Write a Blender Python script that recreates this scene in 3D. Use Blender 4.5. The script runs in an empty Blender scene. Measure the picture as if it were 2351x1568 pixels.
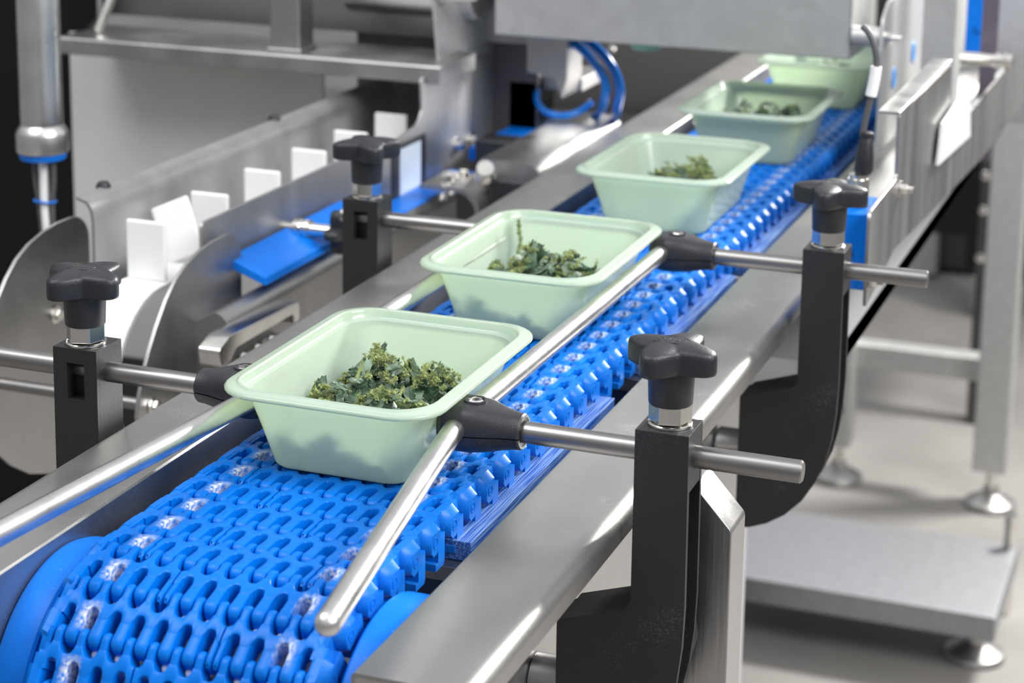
import bpy, bmesh, math, random
from math import sin, cos, pi, radians, sqrt, atan2
from mathutils import Vector, Matrix, noise

# ------------------------------------------------------------------ camera, light, exposure
S = bpy.context.scene
COL = S.collection
K = 0.001                                   # all measures below are millimetres

cam_d = bpy.data.cameras.new('camera')
cam = bpy.data.objects.new('camera', cam_d)
COL.objects.link(cam)
_r = ((0.93592962, 0.35193292, 0.01337778),
      (0.08404695, -0.18630439, -0.97889059),
      (-0.34201148, 0.91729706, -0.20394669))
_X = Vector(_r[0]).normalized()
_Z = (-Vector(_r[2])).normalized()
_Y = _Z.cross(_X).normalized()
_X = _Y.cross(_Z).normalized()
M_ = Matrix((_X, _Y, _Z)).transposed().to_4x4()
M_.translation = Vector((0.4494, -0.9678, 0.4095))
cam.matrix_world = M_
cam_d.sensor_width = 36.0
cam_d.lens = 70.69
cam_d.shift_x = 0.0006
cam_d.shift_y = -0.2042
cam_d.clip_start = 0.05
cam_d.clip_end = 60
cam_d.dof.use_dof = True
cam_d.dof.focus_distance = 1.11
cam_d.dof.aperture_fstop = 10.5
S.camera = cam

W = bpy.data.worlds.new('world')
S.world = W
W.use_nodes = True
nt = W.node_tree
nt.nodes.clear()
wo = nt.nodes.new('ShaderNodeOutputWorld')
bg = nt.nodes.new('ShaderNodeBackground')
tc = nt.nodes.new('ShaderNodeTexCoord')
sp = nt.nodes.new('ShaderNodeSeparateXYZ')
rp = nt.nodes.new('ShaderNodeValToRGB')
mr = nt.nodes.new('ShaderNodeMapRange')
mr.inputs['From Min'].default_value = -1
mr.inputs['From Max'].default_value = 1
nt.links.new(tc.outputs['Generated'], sp.inputs[0])
nt.links.new(sp.outputs['Z'], mr.inputs['Value'])
nt.links.new(mr.outputs[0], rp.inputs[0])
nt.links.new(rp.outputs[0], bg.inputs[0])
nt.links.new(bg.outputs[0], wo.inputs[0])
e = rp.color_ramp.elements
e[0].position = 0.35
e[0].color = (.40, .39, .38, 1)
e[1].position = 0.52
e[1].color = (.30, .305, .315, 1)
a = e.new(0.7)
a.color = (.58, .59, .62, 1)
a = e.new(1.0)
a.color = (1.25, 1.27, 1.31, 1)
bg.inputs[1].default_value = 0.7


def area(name, loc, target, sx, sy, power, col=(1, 1, 1)):
    l = bpy.data.lights.new(name, 'AREA')
    l.shape = 'RECTANGLE'
    l.size = sx
    l.size_y = sy
    l.energy = power
    l.color = col
    o = bpy.data.objects.new(name, l)
    COL.objects.link(o)
    o.location = loc
    o.rotation_euler = (Vector(target) - Vector(loc)).to_track_quat('-Z', 'Y').to_euler()
    return o


area('softbox_back', (0.85, 2.6, 1.05), (0.05, 0.2, 0), 0.45, 0.35, 108, (1, .985, .95))
area('softbox_right', (1.9, -0.3, 1.6), (0.0, 0.3, 0), 1.6, 0.9, 62, (1, 1, 1))
area('softbox_left', (-0.9, -0.6, 2.0), (-0.4, 0.7, 0), 1.2, 1.2, 26, (.97, .98, 1))

S.view_settings.view_transform = 'Standard'
S.view_settings.look = 'None'
S.view_settings.exposure = 0.2
S.view_settings.gamma = 1
S.view_settings.use_curve_mapping = False

# ------------------------------------------------------------------ materials


def mat(name, col, rough=.5, metal=0.0, spec=.5, nscale=0, namt=0.0, bump=0.0, bscale=200,
        stretch=(1, 1, 1), coat=0.0, dust=0.0, dscale=900, sss=0.0, rvar=0.0, emit=None):
    m = bpy.data.materials.new(name)
    m.use_nodes = True
    t = m.node_tree
    b = t.nodes['Principled BSDF']
    b.inputs['Base Color'].default_value = (*col, 1)
    b.inputs['Roughness'].default_value = rough
    b.inputs['Metallic'].default_value = metal
    b.inputs['Specular IOR Level'].default_value = spec
    b.inputs['Coat Weight'].default_value = coat
    if sss:
        b.inputs['Subsurface Weight'].default_value = sss
        b.inputs['Subsurface Radius'].default_value = (.002, .003, .004)
        b.inputs['Subsurface Scale'].default_value = 1
    co = t.nodes.new('ShaderNodeTexCoord')
    mp = t.nodes.new('ShaderNodeMapping')
    mp.inputs['Scale'].default_value = stretch
    t.links.new(co.outputs['Object'], mp.inputs[0])
    last = None
    if namt:
        n = t.nodes.new('ShaderNodeTexNoise')
        n.inputs['Scale'].default_value = nscale
        n.inputs['Detail'].default_value = 6
        t.links.new(mp.outputs[0], n.inputs['Vector'])
        r = t.nodes.new('ShaderNodeMapRange')
        r.inputs['From Min'].default_value = .3
        r.inputs['From Max'].default_value = .7
        r.inputs['To Min'].default_value = 1 - namt
        r.inputs['To Max'].default_value = 1 + namt
        t.links.new(n.outputs[0], r.inputs['Value'])
        mx = t.nodes.new('ShaderNodeVectorMath')
        mx.operation = 'SCALE'
        mx.inputs[0].default_value = col
        t.links.new(r.outputs[0], mx.inputs['Scale'])
        last = mx.outputs[0]
        if rvar:
            r2 = t.nodes.new('ShaderNodeMapRange')
            r2.inputs['From Min'].default_value = .3
            r2.inputs['From Max'].default_value = .7
            r2.inputs['To Min'].default_value = max(.03, rough - rvar)
            r2.inputs['To Max'].default_value = rough + rvar
            t.links.new(n.outputs[0], r2.inputs['Value'])
            t.links.new(r2.outputs[0], b.inputs['Roughness'])
    if dust:
        n = t.nodes.new('ShaderNodeTexNoise')
        n.inputs['Scale'].default_value = dscale
        n.inputs['Detail'].default_value = 2
        n2 = t.nodes.new('ShaderNodeTexNoise')
        n2.inputs['Scale'].default_value = dscale * .02
        t.links.new(co.outputs['Object'], n.inputs['Vector'])
        t.links.new(co.outputs['Object'], n2.inputs['Vector'])
        ad = t.nodes.new('ShaderNodeMath')
        ad.operation = 'ADD'
        t.links.new(n.outputs[0], ad.inputs[0])
        t.links.new(n2.outputs[0], ad.inputs[1])
        r = t.nodes.new('ShaderNodeMapRange')
        r.inputs['From Min'].default_value = 1.19
        r.inputs['From Max'].default_value = 1.32
        r.inputs['To Max'].default_value = dust
        t.links.new(ad.outputs[0], r.inputs['Value'])
        mx = t.nodes.new('ShaderNodeMix')
        mx.data_type = 'RGBA'
        if last is not None:
            t.links.new(last, mx.inputs['A'])
        else:
            mx.inputs['A'].default_value = (*col, 1)
        mx.inputs['B'].default_value = (.8, .8, .78, 1)
        t.links.new(r.outputs[0], mx.inputs['Factor'])
        last = mx.outputs['Result']
    if last is not None:
        t.links.new(last, b.inputs['Base Color'])
    if bump:
        n = t.nodes.new('ShaderNodeTexNoise')
        n.inputs['Scale'].default_value = bscale
        n.inputs['Detail'].default_value = 3
        t.links.new(mp.outputs[0], n.inputs['Vector'])
        bp = t.nodes.new('ShaderNodeBump')
        bp.inputs['Strength'].default_value = bump
        bp.inputs['Distance'].default_value = .0006
        t.links.new(n.outputs[0], bp.inputs['Height'])
        t.links.new(bp.outputs[0], b.inputs['Normal'])
    return m


STEEL = mat('satin_steel', (.43, .42, .41), .42, 1, nscale=14, namt=.05, bump=.12, bscale=700, rvar=.02, dust=.5, dscale=1300)
STEEL_DARK = mat('dull_steel', (.46, .455, .45), .38, 1, nscale=20, namt=.14, bump=.1, bscale=400, rvar=.05)
STEEL_BR = mat('brushed_steel', (.47, .465, .465), .46, .9, nscale=30, namt=.10, bump=.15, bscale=260, stretch=(1, 1, .06), rvar=.03)
STEEL_X = mat('brushed_rod_steel', (.30, .29, .28), .34, 1, nscale=30, namt=.08, bump=.12, bscale=300, stretch=(.05, 1, 1), rvar=.04)
STEEL_Y = mat('ground_rod_steel', (.74, .73, .72), .30, 1, nscale=40, namt=.06, bump=.10, bscale=400, stretch=(1, 1, 1), rvar=.04)
STEEL_V = mat('brushed_upright_steel', (.54, .53, .52), .34, 1, nscale=40, namt=.08, bump=.15, bscale=400, stretch=(1, 1, .06), rvar=.05)
SHEET = mat('bead_blasted_sheet', (.58, .58, .575), .55, 1, nscale=60, namt=.06, bump=.15, bscale=1200)
PANEL = mat('pale_cabinet_sheet', (.64, .63, .61), .5, .15, nscale=8, namt=.06)
SHEETD = mat('grey_platform_sheet', (.35, .355, .37), .5, 1, nscale=60, namt=.06)
PAINT = mat('grey_painted_steel', (.36, .36, .365), .45, 0, .4)
CHROME = mat('bright_nut_steel', (.78, .76, .72), .16, 1, nscale=60, namt=.08, bump=.05, bscale=600)
BLACK = mat('black_fibre_plastic', (.016, .016, .017), .42, 0, .5, bump=.35, bscale=1500, dust=.05, dscale=1100)
BLACKK = mat('black_knob_plastic', (.017, .018, .022), .36, 0, .5, bump=.4, bscale=1700)
BLACKJ = mat('black_joint_plastic', (.022, .022, .027), .38, 0, .5, bump=.25, bscale=1500, dust=.05, dscale=1400)
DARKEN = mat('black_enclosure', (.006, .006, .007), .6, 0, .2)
BLUE = mat('blue_machine_plastic', (.0003, .165, .70), .4, 0, .2, nscale=25, namt=.05, bump=.08, bscale=700, dust=.12, dscale=800)
BLUEC = mat('blue_polyurethane_tube', (.001, .17, .66), .18, 0, .5)
BLUESTRIP = mat('sawn_blue_strip', (.03, .16, .50), .6, 0, .3, bump=.5, bscale=900, stretch=(1, .02, 1))
_t = BLUESTRIP.node_tree
_n = _t.nodes.new('ShaderNodeTexNoise')
_n.inputs['Scale'].default_value = 1100
_n.inputs['Detail'].default_value = 4
_t.links.new(_t.nodes['Mapping'].outputs[0], _n.inputs['Vector'])
_c = _t.nodes.new('ShaderNodeValToRGB')
_c.color_ramp.elements[0].position = .42
_c.color_ramp.elements[0].color = (.003, .08, .40, 1)
_c.color_ramp.elements[1].position = .64
_c.color_ramp.elements[1].color = (.22, .37, .64, 1)
_t.links.new(_n.outputs[0], _c.inputs[0])
_t.links.new(_c.outputs[0], _t.nodes['Principled BSDF'].inputs['Base Color'])
WHITE = mat('white_plastic', (.88, .88, .87), .45, 0, .4, sss=.2)
LABEL = mat('pale_label', (.66, .74, .86), .35, 0, .4)
GREY = mat('grey_plastic', (.09, .09, .095), .5)
GLASS = mat('clear_hose', (.75, .77, .80), .12, 0, .5)
FLOORM = mat('concrete', (.25, .238, .225), .5, 0, .35, nscale=3.0, namt=.22, bump=.1, bscale=60)


def tray_mat():
    m = bpy.data.materials.new('mint_tray_plastic')
    m.use_nodes = True
    t = m.node_tree
    t.nodes.clear()
    o = t.nodes.new('ShaderNodeOutputMaterial')
    d = t.nodes.new('ShaderNodeBsdfDiffuse')
    tr = t.nodes.new('ShaderNodeBsdfTranslucent')
    g = t.nodes.new('ShaderNodeBsdfGlossy')
    d.inputs[0].default_value = (.80, .93, .83, 1)
    tr.inputs[0].default_value = (.87, .98, .76, 1)
    g.inputs['Roughness'].default_value = .16
    mx = t.nodes.new('ShaderNodeMixShader')
    mx.inputs[0].default_value = .68
    fr = t.nodes.new('ShaderNodeFresnel')
    fr.inputs[0].default_value = 1.45
    m2 = t.nodes.new('ShaderNodeMixShader')
    t.links.new(d.outputs[0], mx.inputs[1])
    t.links.new(tr.outputs[0], mx.inputs[2])
    t.links.new(fr.outputs[0], m2.inputs[0])
    t.links.new(mx.outputs[0], m2.inputs[1])
    t.links.new(g.outputs[0], m2.inputs[2])
    t.links.new(m2.outputs[0], o.inputs[0])
    return m


TRAY = tray_mat()


def belt_mat():
    m = mat('blue_belt_plastic', (.0003, .155, .63), .36, 0, .18, bump=.06, bscale=600)
    t = m.node_tree
    b = t.nodes['Principled BSDF']
    b.inputs['Subsurface Weight'].default_value = .0
    b.inputs['Subsurface Radius'].default_value = (.001, .002, .004)
    b.inputs['Subsurface Scale'].default_value = 1
    co = t.nodes.new('ShaderNodeTexCoord')
    s = t.nodes.new('ShaderNodeSeparateXYZ')
    t.links.new(co.outputs['Object'], s.inputs[0])
    ab = t.nodes.new('ShaderNodeMath')
    ab.operation = 'ABSOLUTE'
    t.links.new(s.outputs['X'], ab.inputs[0])

    def band(src, c, w):
        su = t.nodes.new('ShaderNodeMath')
        su.operation = 'SUBTRACT'
        su.inputs[1].default_value = c
        t.links.new(src, su.inputs[0])
        a2 = t.nodes.new('ShaderNodeMath')
        a2.operation = 'ABSOLUTE'
        t.links.new(su.outputs[0], a2.inputs[0])
        r = t.nodes.new('ShaderNodeMapRange')
        r.inputs['From Min'].default_value = w
        r.inputs['From Max'].default_value = w * .35
        t.links.new(a2.outputs[0], r.inputs['Value'])
        return r.outputs[0]
    bx_ = band(ab.outputs[0], .0525, .0062)
    by_ = band(s.outputs['Y'], -.0035, .0085)
    n = t.nodes.new('ShaderNodeTexNoise')
    n.inputs['Scale'].default_value = 420
    n.inputs['Detail'].default_value = 5
    t.links.new(co.outputs['Object'], n.inputs['Vector'])
    r = t.nodes.new('ShaderNodeMapRange')
    r.inputs['From Min'].default_value = .35
    r.inputs['From Max'].default_value = .62
    t.links.new(n.outputs[0], r.inputs['Value'])
    q = t.nodes.new('ShaderNodeMath')
    q.operation = 'MULTIPLY'
    t.links.new(bx_, q.inputs[0])
    t.links.new(by_, q.inputs[1])
    q2 = t.nodes.new('ShaderNodeMath')
    q2.operation = 'MULTIPLY'
    t.links.new(q.outputs[0], q2.inputs[0])
    t.links.new(r.outputs[0], q2.inputs[1])
    # loose flour specks, more of them towards the belt's edges
    n3 = t.nodes.new('ShaderNodeTexNoise')
    n3.inputs['Scale'].default_value = 4200
    t.links.new(co.outputs['Object'], n3.inputs['Vector'])
    ed = t.nodes.new('ShaderNodeMapRange')
    ed.inputs['From Min'].default_value = .03
    ed.inputs['From Max'].default_value = .08
    ed.inputs['To Max'].default_value = .09
    t.links.new(s.outputs['X'], ed.inputs['Value'])
    ad = t.nodes.new('ShaderNodeMath')
    ad.operation = 'ADD'
    t.links.new(n3.outputs[0], ad.inputs[0])
    t.links.new(ed.outputs[0], ad.inputs[1])
    r3 = t.nodes.new('ShaderNodeMapRange')
    r3.inputs['From Min'].default_value = .70
    r3.inputs['From Max'].default_value = .82
    r3.inputs['To Max'].default_value = .4
    t.links.new(ad.outputs[0], r3.inputs['Value'])
    mxm = t.nodes.new('ShaderNodeMath')
    mxm.operation = 'MAXIMUM'
    t.links.new(q2.outputs[0], mxm.inputs[0])
    t.links.new(r3.outputs[0], mxm.inputs[1])
    mx = t.nodes.new('ShaderNodeMix')
    mx.data_type = 'RGBA'
    mx.inputs['A'].default_value = (.0003, .155, .63, 1)
    mx.inputs['B'].default_value = (.78, .80, .82, 1)
    t.links.new(mxm.outputs[0], mx.inputs['Factor'])
    t.links.new(mx.outputs['Result'], b.inputs['Base Color'])
    rr = t.nodes.new('ShaderNodeMapRange')
    rr.inputs['To Min'].default_value = .30
    rr.inputs['To Max'].default_value = .8
    t.links.new(mxm.outputs[0], rr.inputs['Value'])
    t.links.new(rr.outputs[0], b.inputs['Roughness'])
    return m


BELT = belt_mat()
LEAF = mat('dark_dried_leaf', (.030, .068, .035), .45, 0, .5, nscale=180, namt=.6, bump=.8, bscale=500)
LEAF2 = mat('grey_green_leaf', (.13, .19, .13), .5, 0, .5, nscale=140, namt=.5, bump=.8, bscale=500)
FUZZ = mat('yellow_green_fuzz', (.29, .34, .135), .8, 0, .3, nscale=150, namt=.35)
FUZZ2 = mat('olive_fuzz', (.14, .185, .07), .8, 0, .3, nscale=150, namt=.35)

# ------------------------------------------------------------------ mesh helpers


def V(*a):
    return Vector(a)


class MB:
    def __init__(s):
        s.v = []
        s.f = []
        s.mi = []
        s.m = 0

    def add(s, vs, fs):
        o = len(s.v)
        s.v += [tuple(v) for v in vs]
        s.f += [tuple(i + o for i in f) for f in fs]
        s.mi += [s.m] * len(fs)
        return s

    def box(s, x0, x1, y0, y1, z0, z1):
        vs = [(x, y, z) for x in (x0, x1) for y in (y0, y1) for z in (z0, z1)]
        return s.add(vs, [(0, 1, 3, 2), (4, 6, 7, 5), (0, 4, 5, 1), (2, 3, 7, 6), (0, 2, 6, 4), (1, 5, 7, 3)])

    def prism(s, pts, ax, a, b):
        """pts: outline in the other two axes (in x,y,z order), extruded from a to b along ax"""
        def mk(p, c):
            return {'x': (c, p[0], p[1]), 'y': (p[0], c, p[1]), 'z': (p[0], p[1], c)}[ax]
        n = len(pts)
        ar = sum(pts[i][0] * pts[(i + 1) % n][1] - pts[(i + 1) % n][0] * pts[i][1] for i in range(n))
        if (ar < 0) != (ax == 'y'):
            pts = pts[::-1]
        if a > b:
            a, b = b, a
        vs = [mk(p, a) for p in pts] + [mk(p, b) for p in pts]
        fs = [tuple(range(n))[::-1], tuple(range(n, 2 * n))]
        fs += [(i, (i + 1) % n, n + (i + 1) % n, n + i) for i in range(n)]
        return s.add(vs, fs)

    def rings(s, rs, close=True, cap0=True, cap1=True):
        n = len(rs[0])
        vs = [p for r in rs for p in r]
        fs = []
        for k in range(len(rs) - 1):
            for i in range(n if close else n - 1):
                j = (i + 1) % n
                fs.append((k * n + i, k * n + j, (k + 1) * n + j, (k + 1) * n + i))
        if cap0:
            fs.append(tuple(range(n))[::-1])
        if cap1:
            fs.append(tuple(range((len(rs) - 1) * n, len(rs) * n)))
        return s.add(vs, fs)

    def lathe(s, prof, o=(0, 0, 0), d=(0, 0, 1), n=32, cap0=True, cap1=True, ph=0.0):
        """prof: (radius, height along d) from o"""
        o = Vector(o)
        d = Vector(d).normalized()
        u = d.orthogonal().normalized()
        if abs(d.z) > .99:
            u = V(1, 0, 0)
        w = d.cross(u)
        rs = []
        for r, h in prof:
            rs.append([o + d * h + (u * cos(ph + 2 * pi * i / n) + w * sin(ph + 2 * pi * i / n)) * r for i in range(n)])
        return s.rings(rs, True, cap0, cap1)

    def cyl(s, p0, p1, r, n=28, ch=0.0, ph=0.0):
        p0 = Vector(p0)
        d = Vector(p1) - p0
        L = d.length
        if ch:
            pr = [(r - ch, 0), (r, ch), (r, L - ch), (r - ch, L)]
        else:
            pr = [(r, 0), (r, L)]
        return s.lathe(pr, p0, d, n, ph=ph)

    def tube(s, pts, r, n=16, rads=None):
        pts = [Vector(p) for p in pts]
        rs = []
        u = None
        for i, p in enumerate(pts):
            a = pts[max(i - 1, 0)]
            b = pts[min(i + 1, len(pts) - 1)]
            d = (b - a).normalized()
            if u is None:
                u = d.orthogonal().normalized()
            u = (u - d * u.dot(d)).normalized()
            w = d.cross(u)
            rr = rads[i] if rads else r
            rs.append([p + (u * cos(2 * pi * k / n) + w * sin(2 * pi * k / n)) * rr for k in range(n)])
        return s.rings(rs)

    def hull(s, pts):
        bm = bmesh.new()
        vs = [bm.verts.new(p) for p in pts]
        bmesh.ops.convex_hull(bm, input=vs)
        lone = [v for v in bm.verts if not v.link_faces]
        bmesh.ops.delete(bm, geom=lone, context='VERTS')
        bm.verts.index_update()
        s.add([tuple(v.co) for v in bm.verts], [tuple(v.index for v in f.verts) for f in bm.faces])
        bm.free()
        return s

    def bolt(s, p, d, r, h, washer=True):
        """hexagon head on a washer, sitting on p and pointing along d"""
        d = Vector(d).normalized()
        p = Vector(p)
        if washer:
            s.lathe([(r * 1.45, 0), (r * 1.45, h * .25)], p, d, 20)
            p = p + d * h * .25
        s.lathe([(r, 0), (r, h * .8), (r * .86, h)], p, d, 6)
        return s

    def build(s, name, m, parent=None, bevel=0.0, seg=2, ang=35, origin=None, smooth=True, angle_lim=35, col=None):
        me = bpy.data.meshes.new(name)
        if parent is not None:
            po = world_loc(parent)
            oo = po if origin is None else Vector(origin)
        else:
            if origin is None:
                xs = [v[0] for v in s.v]
                ys = [v[1] for v in s.v]
                zs = [v[2] for v in s.v]
                origin = ((min(xs) + max(xs)) / 2, (min(ys) + max(ys)) / 2, min(zs))
            oo = Vector(origin)
            po = V(0, 0, 0)
        me.from_pydata([((v[0] - oo.x) * K, (v[1] - oo.y) * K, (v[2] - oo.z) * K) for v in s.v], [], s.f)
        for mm in (m if isinstance(m, (list, tuple)) else [m]):
            me.materials.append(mm)
        me.polygons.foreach_set('material_index', s.mi)
        bm = bmesh.new()
        bm.from_mesh(me)
        bmesh.ops.recalc_face_normals(bm, faces=bm.faces)
        bm.to_mesh(me)
        bm.free()
        if smooth:
            me.polygons.foreach_set('use_smooth', [True] * len(me.polygons))
            me.set_sharp_from_angle(angle=radians(ang))
        me.update()
        o = bpy.data.objects.new(name, me)
        COL.objects.link(o)
        o['_w'] = list(oo)
        if parent is not None:
            o.parent = parent
        o.location = (oo - po) * K
        if bevel:
            b = o.modifiers.new('bevel', 'BEVEL')
            b.width = bevel * K
            b.segments = seg
            b.limit_method = 'ANGLE'
            b.angle_limit = radians(angle_lim)
            b.harden_normals = True
        return o


def world_loc(o):
    return Vector(o['_w']) if '_w' in o else V(0, 0, 0)


def tag(o, label=None, cat=None, group=None, kind=None):
    if label:
        o['label'] = label
    if cat:
        o['category'] = cat
    if group:
        o['group'] = group
    if kind:
        o['kind'] = kind
    return o


def thing(name, loc, label, cat, group=None, kind=None):
    o = bpy.data.objects.new(name, None)
    COL.objects.link(o)
    o.empty_display_size = .02
    o['_w'] = list(loc)
    o.location = Vector(loc) * K
    return tag(o, label, cat, group, kind)


def copy_tree(o, parent=None):
    c = o.copy()
    COL.objects.link(c)
    if parent is not None:
        c.parent = parent
    for ch in [x for x in bpy.data.objects if x.parent == o and x != c]:
        if ch.parent == o:
            copy_tree(ch, c)
    return c


def arc(cx, cy, r, a0, a1, n):
    return [(cx + r * cos(a0 + (a1 - a0) * i / n), cy + r * sin(a0 + (a1 - a0) * i / n)) for i in range(n + 1)]


def smooth_path(pts, n=8):
    """Catmull-Rom through 2D or 3D points"""
    P = [Vector(p) for p in pts]
    out = []
    for i in range(len(P) - 1):
        p0, p1, p2, p3 = P[max(i - 1, 0)], P[i], P[i + 1], P[min(i + 2, len(P) - 1)]
        for k in range(n):
            t = k / n
            out.append(.5 * ((2 * p1) + (p2 - p0) * t + (2 * p0 - 5 * p1 + 4 * p2 - p3) * t * t + (3 * p1 - p0 - 3 * p2 + p3) * t ** 3))
    out.append(P[-1])
    return [tuple(p) for p in out]


def roundpoly(pts, rad, n=5):
    """round the corners of a 2D polygon; rad: one number or one per corner"""
    out = []
    N = len(pts)
    for i in range(N):
        p = Vector(pts[i])
        a = Vector(pts[i - 1]) - p
        b = Vector(pts[(i + 1) % N]) - p
        r = rad[i] if isinstance(rad, (list, tuple)) else rad
        if r <= 0:
            out.append(tuple(p))
            continue
        la, lb = a.length, b.length
        d = min(r, la * .49, lb * .49)
        p0 = p + a / la * d
        p1 = p + b / lb * d
        for k in range(n + 1):
            t = k / n
            q = p0 * (1 - t) ** 2 + p * 2 * t * (1 - t) + p1 * t * t
            out.append(tuple(q))
    return out

# ------------------------------------------------------------------ the hall floor
b = MB()
b.box(-7000, 7000, -7000, 11000, -870, -850)
tag(b.build('floor', FLOORM, smooth=False), kind='structure')

# ------------------------------------------------------------------ modular belt
PITCH, CELL, RC, YC = 26.0, 12.75, 80.0, -144.7


def belt_row_mesh(seams):
    t, c = 11.0, 1.0
    b = MB()

    def sec(x, y0, y1, ch=c):
        return [(x, y0, -t), (x, y0, -ch * 1.3), (x, y0 + ch * .4, -ch * .4), (x, y0 + ch * 1.3, 0), (x, y1 - ch * 1.3, 0), (x, y1 - ch * .4, -ch * .4), (x, y1, -ch * 1.3), (x, y1, -t)]
    xs = []
    half = 6 * CELL - 5.5
    n = 14
    x = -half
    segs = [[]]
    cuts = [(-half)] + [(-6 * CELL + (k + .5) * CELL) for k in seams] + [half]
    for a0, a1 in zip(cuts[:-1], cuts[1:]):
        a = a0 + (0 if a0 == -half else .55)
        z = a1 - (0 if a1 == half else .55)
        m = max(2, int((z - a) / CELL * n))
        rs = []
        for i in range(m + 1):
            x = a + (z - a) * i / m
            u = (x + 6 * CELL) / CELL
            dw = abs(u - math.floor(u) - .5) * CELL      # distance from a wide finger's axis
            dg = CELL / 2 - dw                            # distance from a gap's axis
            if dg < 3.1:
                yl = -2.2 + sqrt(max(0, 9.6 - dg * dg))
            else:
                yl = -2.2 - min(3.5, (dg - 3.1) * 3)
            if dw < 3.9:
                yh = 7.9 - sqrt(max(0, 3.9 ** 2 - dw * dw)) * .95
            else:
                yh = 7.9 + min(1.5, (dw - 3.9) * 3)
            rs.append(sec(x, yl, yh, .9))
        b.rings(rs)

    def finger(xc, w, y0, y1, s, hinge, bulge=0.0, dz=-.07):
        """loft along y; barrel-shaped end round the hinge axis"""
        r = t / 2
        rs = []
        N = 12
        for i in range(N + 1):
            y = y0 + (y1 - y0) * i / N
            d = (y - hinge) * s
            if d > 0:
                h = sqrt(max(.01, r * r - min(d, r * .97) ** 2))
            else:
                h = r
            end = abs(y - y1)
            ww = w / 2
            ww += bulge * max(0, 1 - abs(y - hinge) / 5)
            if end < 1.6:
                ww -= (1.6 - end) ** 2 * .38
            ch = min(.9, h * .4)
            zc = -t / 2
            ring = [(xc - ww, y, zc - h), (xc - ww, y, zc + h - ch * 1.3), (xc - ww + ch * .4, y, zc + h - ch * .4), (xc - ww + ch * 1.3, y, zc + h), (xc + ww - ch * 1.3, y, zc + h),
                    (xc + ww - ch * .4, y, zc + h - ch * .4), (xc + ww, y, zc + h - ch * 1.3), (xc + ww, y, zc - h)]
            rs.append([(p[0], p[1], p[2] + dz) for p in ring])
        b.rings(rs)
    for k in range(12):
        xc = -6 * CELL + (k + .5) * CELL
        if k in seams:
            finger(xc - 1.95, 3.1, 2.4, -17.6, -1, -13.0)
            finger(xc + 1.95, 3.1, 2.4, -17.6, -1, -13.0)
        elif k in (0, 11):
            finger(xc, 6.2, 2.4, -17.6, -1, -13.0)
        else:
            finger(xc, 6.3, 2.4, -17.8, -1, -13.0, .3)
        if k < 11:
            finger(xc + CELL / 2, 4.2, 3.0, 17.4, 1, 13.0, .15, -.14)
    # end blocks with a slanted top, a plug ring and a hanging guide leg
    for s in (-1, 1):
        x0, x1 = s * 69.0, s * 76.6
        hp = [(69, -16.4, .12), (69, -3.2, .12), (72.6, -15.2, .12), (72.6, -3.2, .12), (76.6, -14.2, -4.0), (76.6, -3.2, -4.0), (76.6, -3.2, -11.5), (76.6, -6.5, -15.6),
              (76.6, -11.5, -16.2), (76.6, -14.2, -13.5), (69, -18.6, -2.6), (69, -18.6, -10.5), (72, -18.4, -3.2), (72, -18.4, -10.5), (69, -15, -15.4), (73, -15, -15.2), (69, -6, -15.8), (69, -3.2, -11)]
        b.hull([(s * p[0], p[1], p[2]) for p in hp])
        b.lathe([(3.0, -1.0), (3.0, .3), (2.3, .3), (2.3, -.4)], (x1, -9.2, -9.2), (s, 0, 0), 18, cap0=False, cap1=False)
        b.lathe([(2.3, -.25), (.01, -.25)], (x1, -9.2, -9.2), (s, 0, 0), 18)
        b.lathe([(.9, -.3), (.8, .25), (.01, .3)], (x1, -9.2, -10.2), (s, 0, 0), 10)
        # short link joining block to the last finger, and its upward finger
        b.box(min(x0, s * 66), max(x0, s * 66), -4.5, 7.6, -t + .4, -.2)
        lx0, lx1 = s * 67.5, s * 75.4
        leg = [(-5.0, -9), (6.0, -9), (6.0, -24.6), (4.8, -26.8), (-6.0, -26.8), (-6.0, -23), (-2.6, -23), (-2.6, -15.0), (-5.0, -14)]
        b.prism(leg, 'x', lx0, lx1)
        b.prism([(2, -t), (2, -1.3), (3.2, -.3), (15.5, -.3), (17.3, -2.8), (17.3, -8), (15.5, -t)], 'x', s * 67.3, s * 71.8)
    return b


belt = thing('conveyor_belt', (0, 500, -11), 'bright blue plastic modular chain belt of interlocked links carrying the trays', 'conveyor belt')
protos = []
for sm in ((4,), (7,), (2, 9)):
    mb = belt_row_mesh(sm)
    protos.append(mb)
row_meshes = []
rows = []
k = 0
y = -88.0
ys = []
yy = -88.0 - 26 * 9
while yy < 1530:
    ys.append(yy)
    yy += PITCH
for i, yv in enumerate(ys):
    j = (0, 1, 0, 2)[i % 4]
    if len(row_meshes) <= 2 and not any(q[0] == j for q in row_meshes):
        o = protos[j].build('belt_row', BELT, belt, ang=40, origin=(0, 0, 0))
        row_meshes.append((j, o.data))
    else:
        me = [q[1] for q in row_meshes if q[0] == j][0]
        o = bpy.data.objects.new('belt_row', me)
        COL.objects.link(o)
        o.parent = belt
    if yv >= YC:
        p = V(0, yv, 0)
        th = 0
    else:
        th = (YC - yv) / 74.5
        if th > 2.1:
            th = 2.1
        p = V(0, YC - RC * sin(th), -RC + RC * cos(th))
    # a little sag where a row rides over the edge of the curve
    o.location = (p - world_loc(belt)) * K
    o.rotation_euler = (th, 0, 0)

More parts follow.
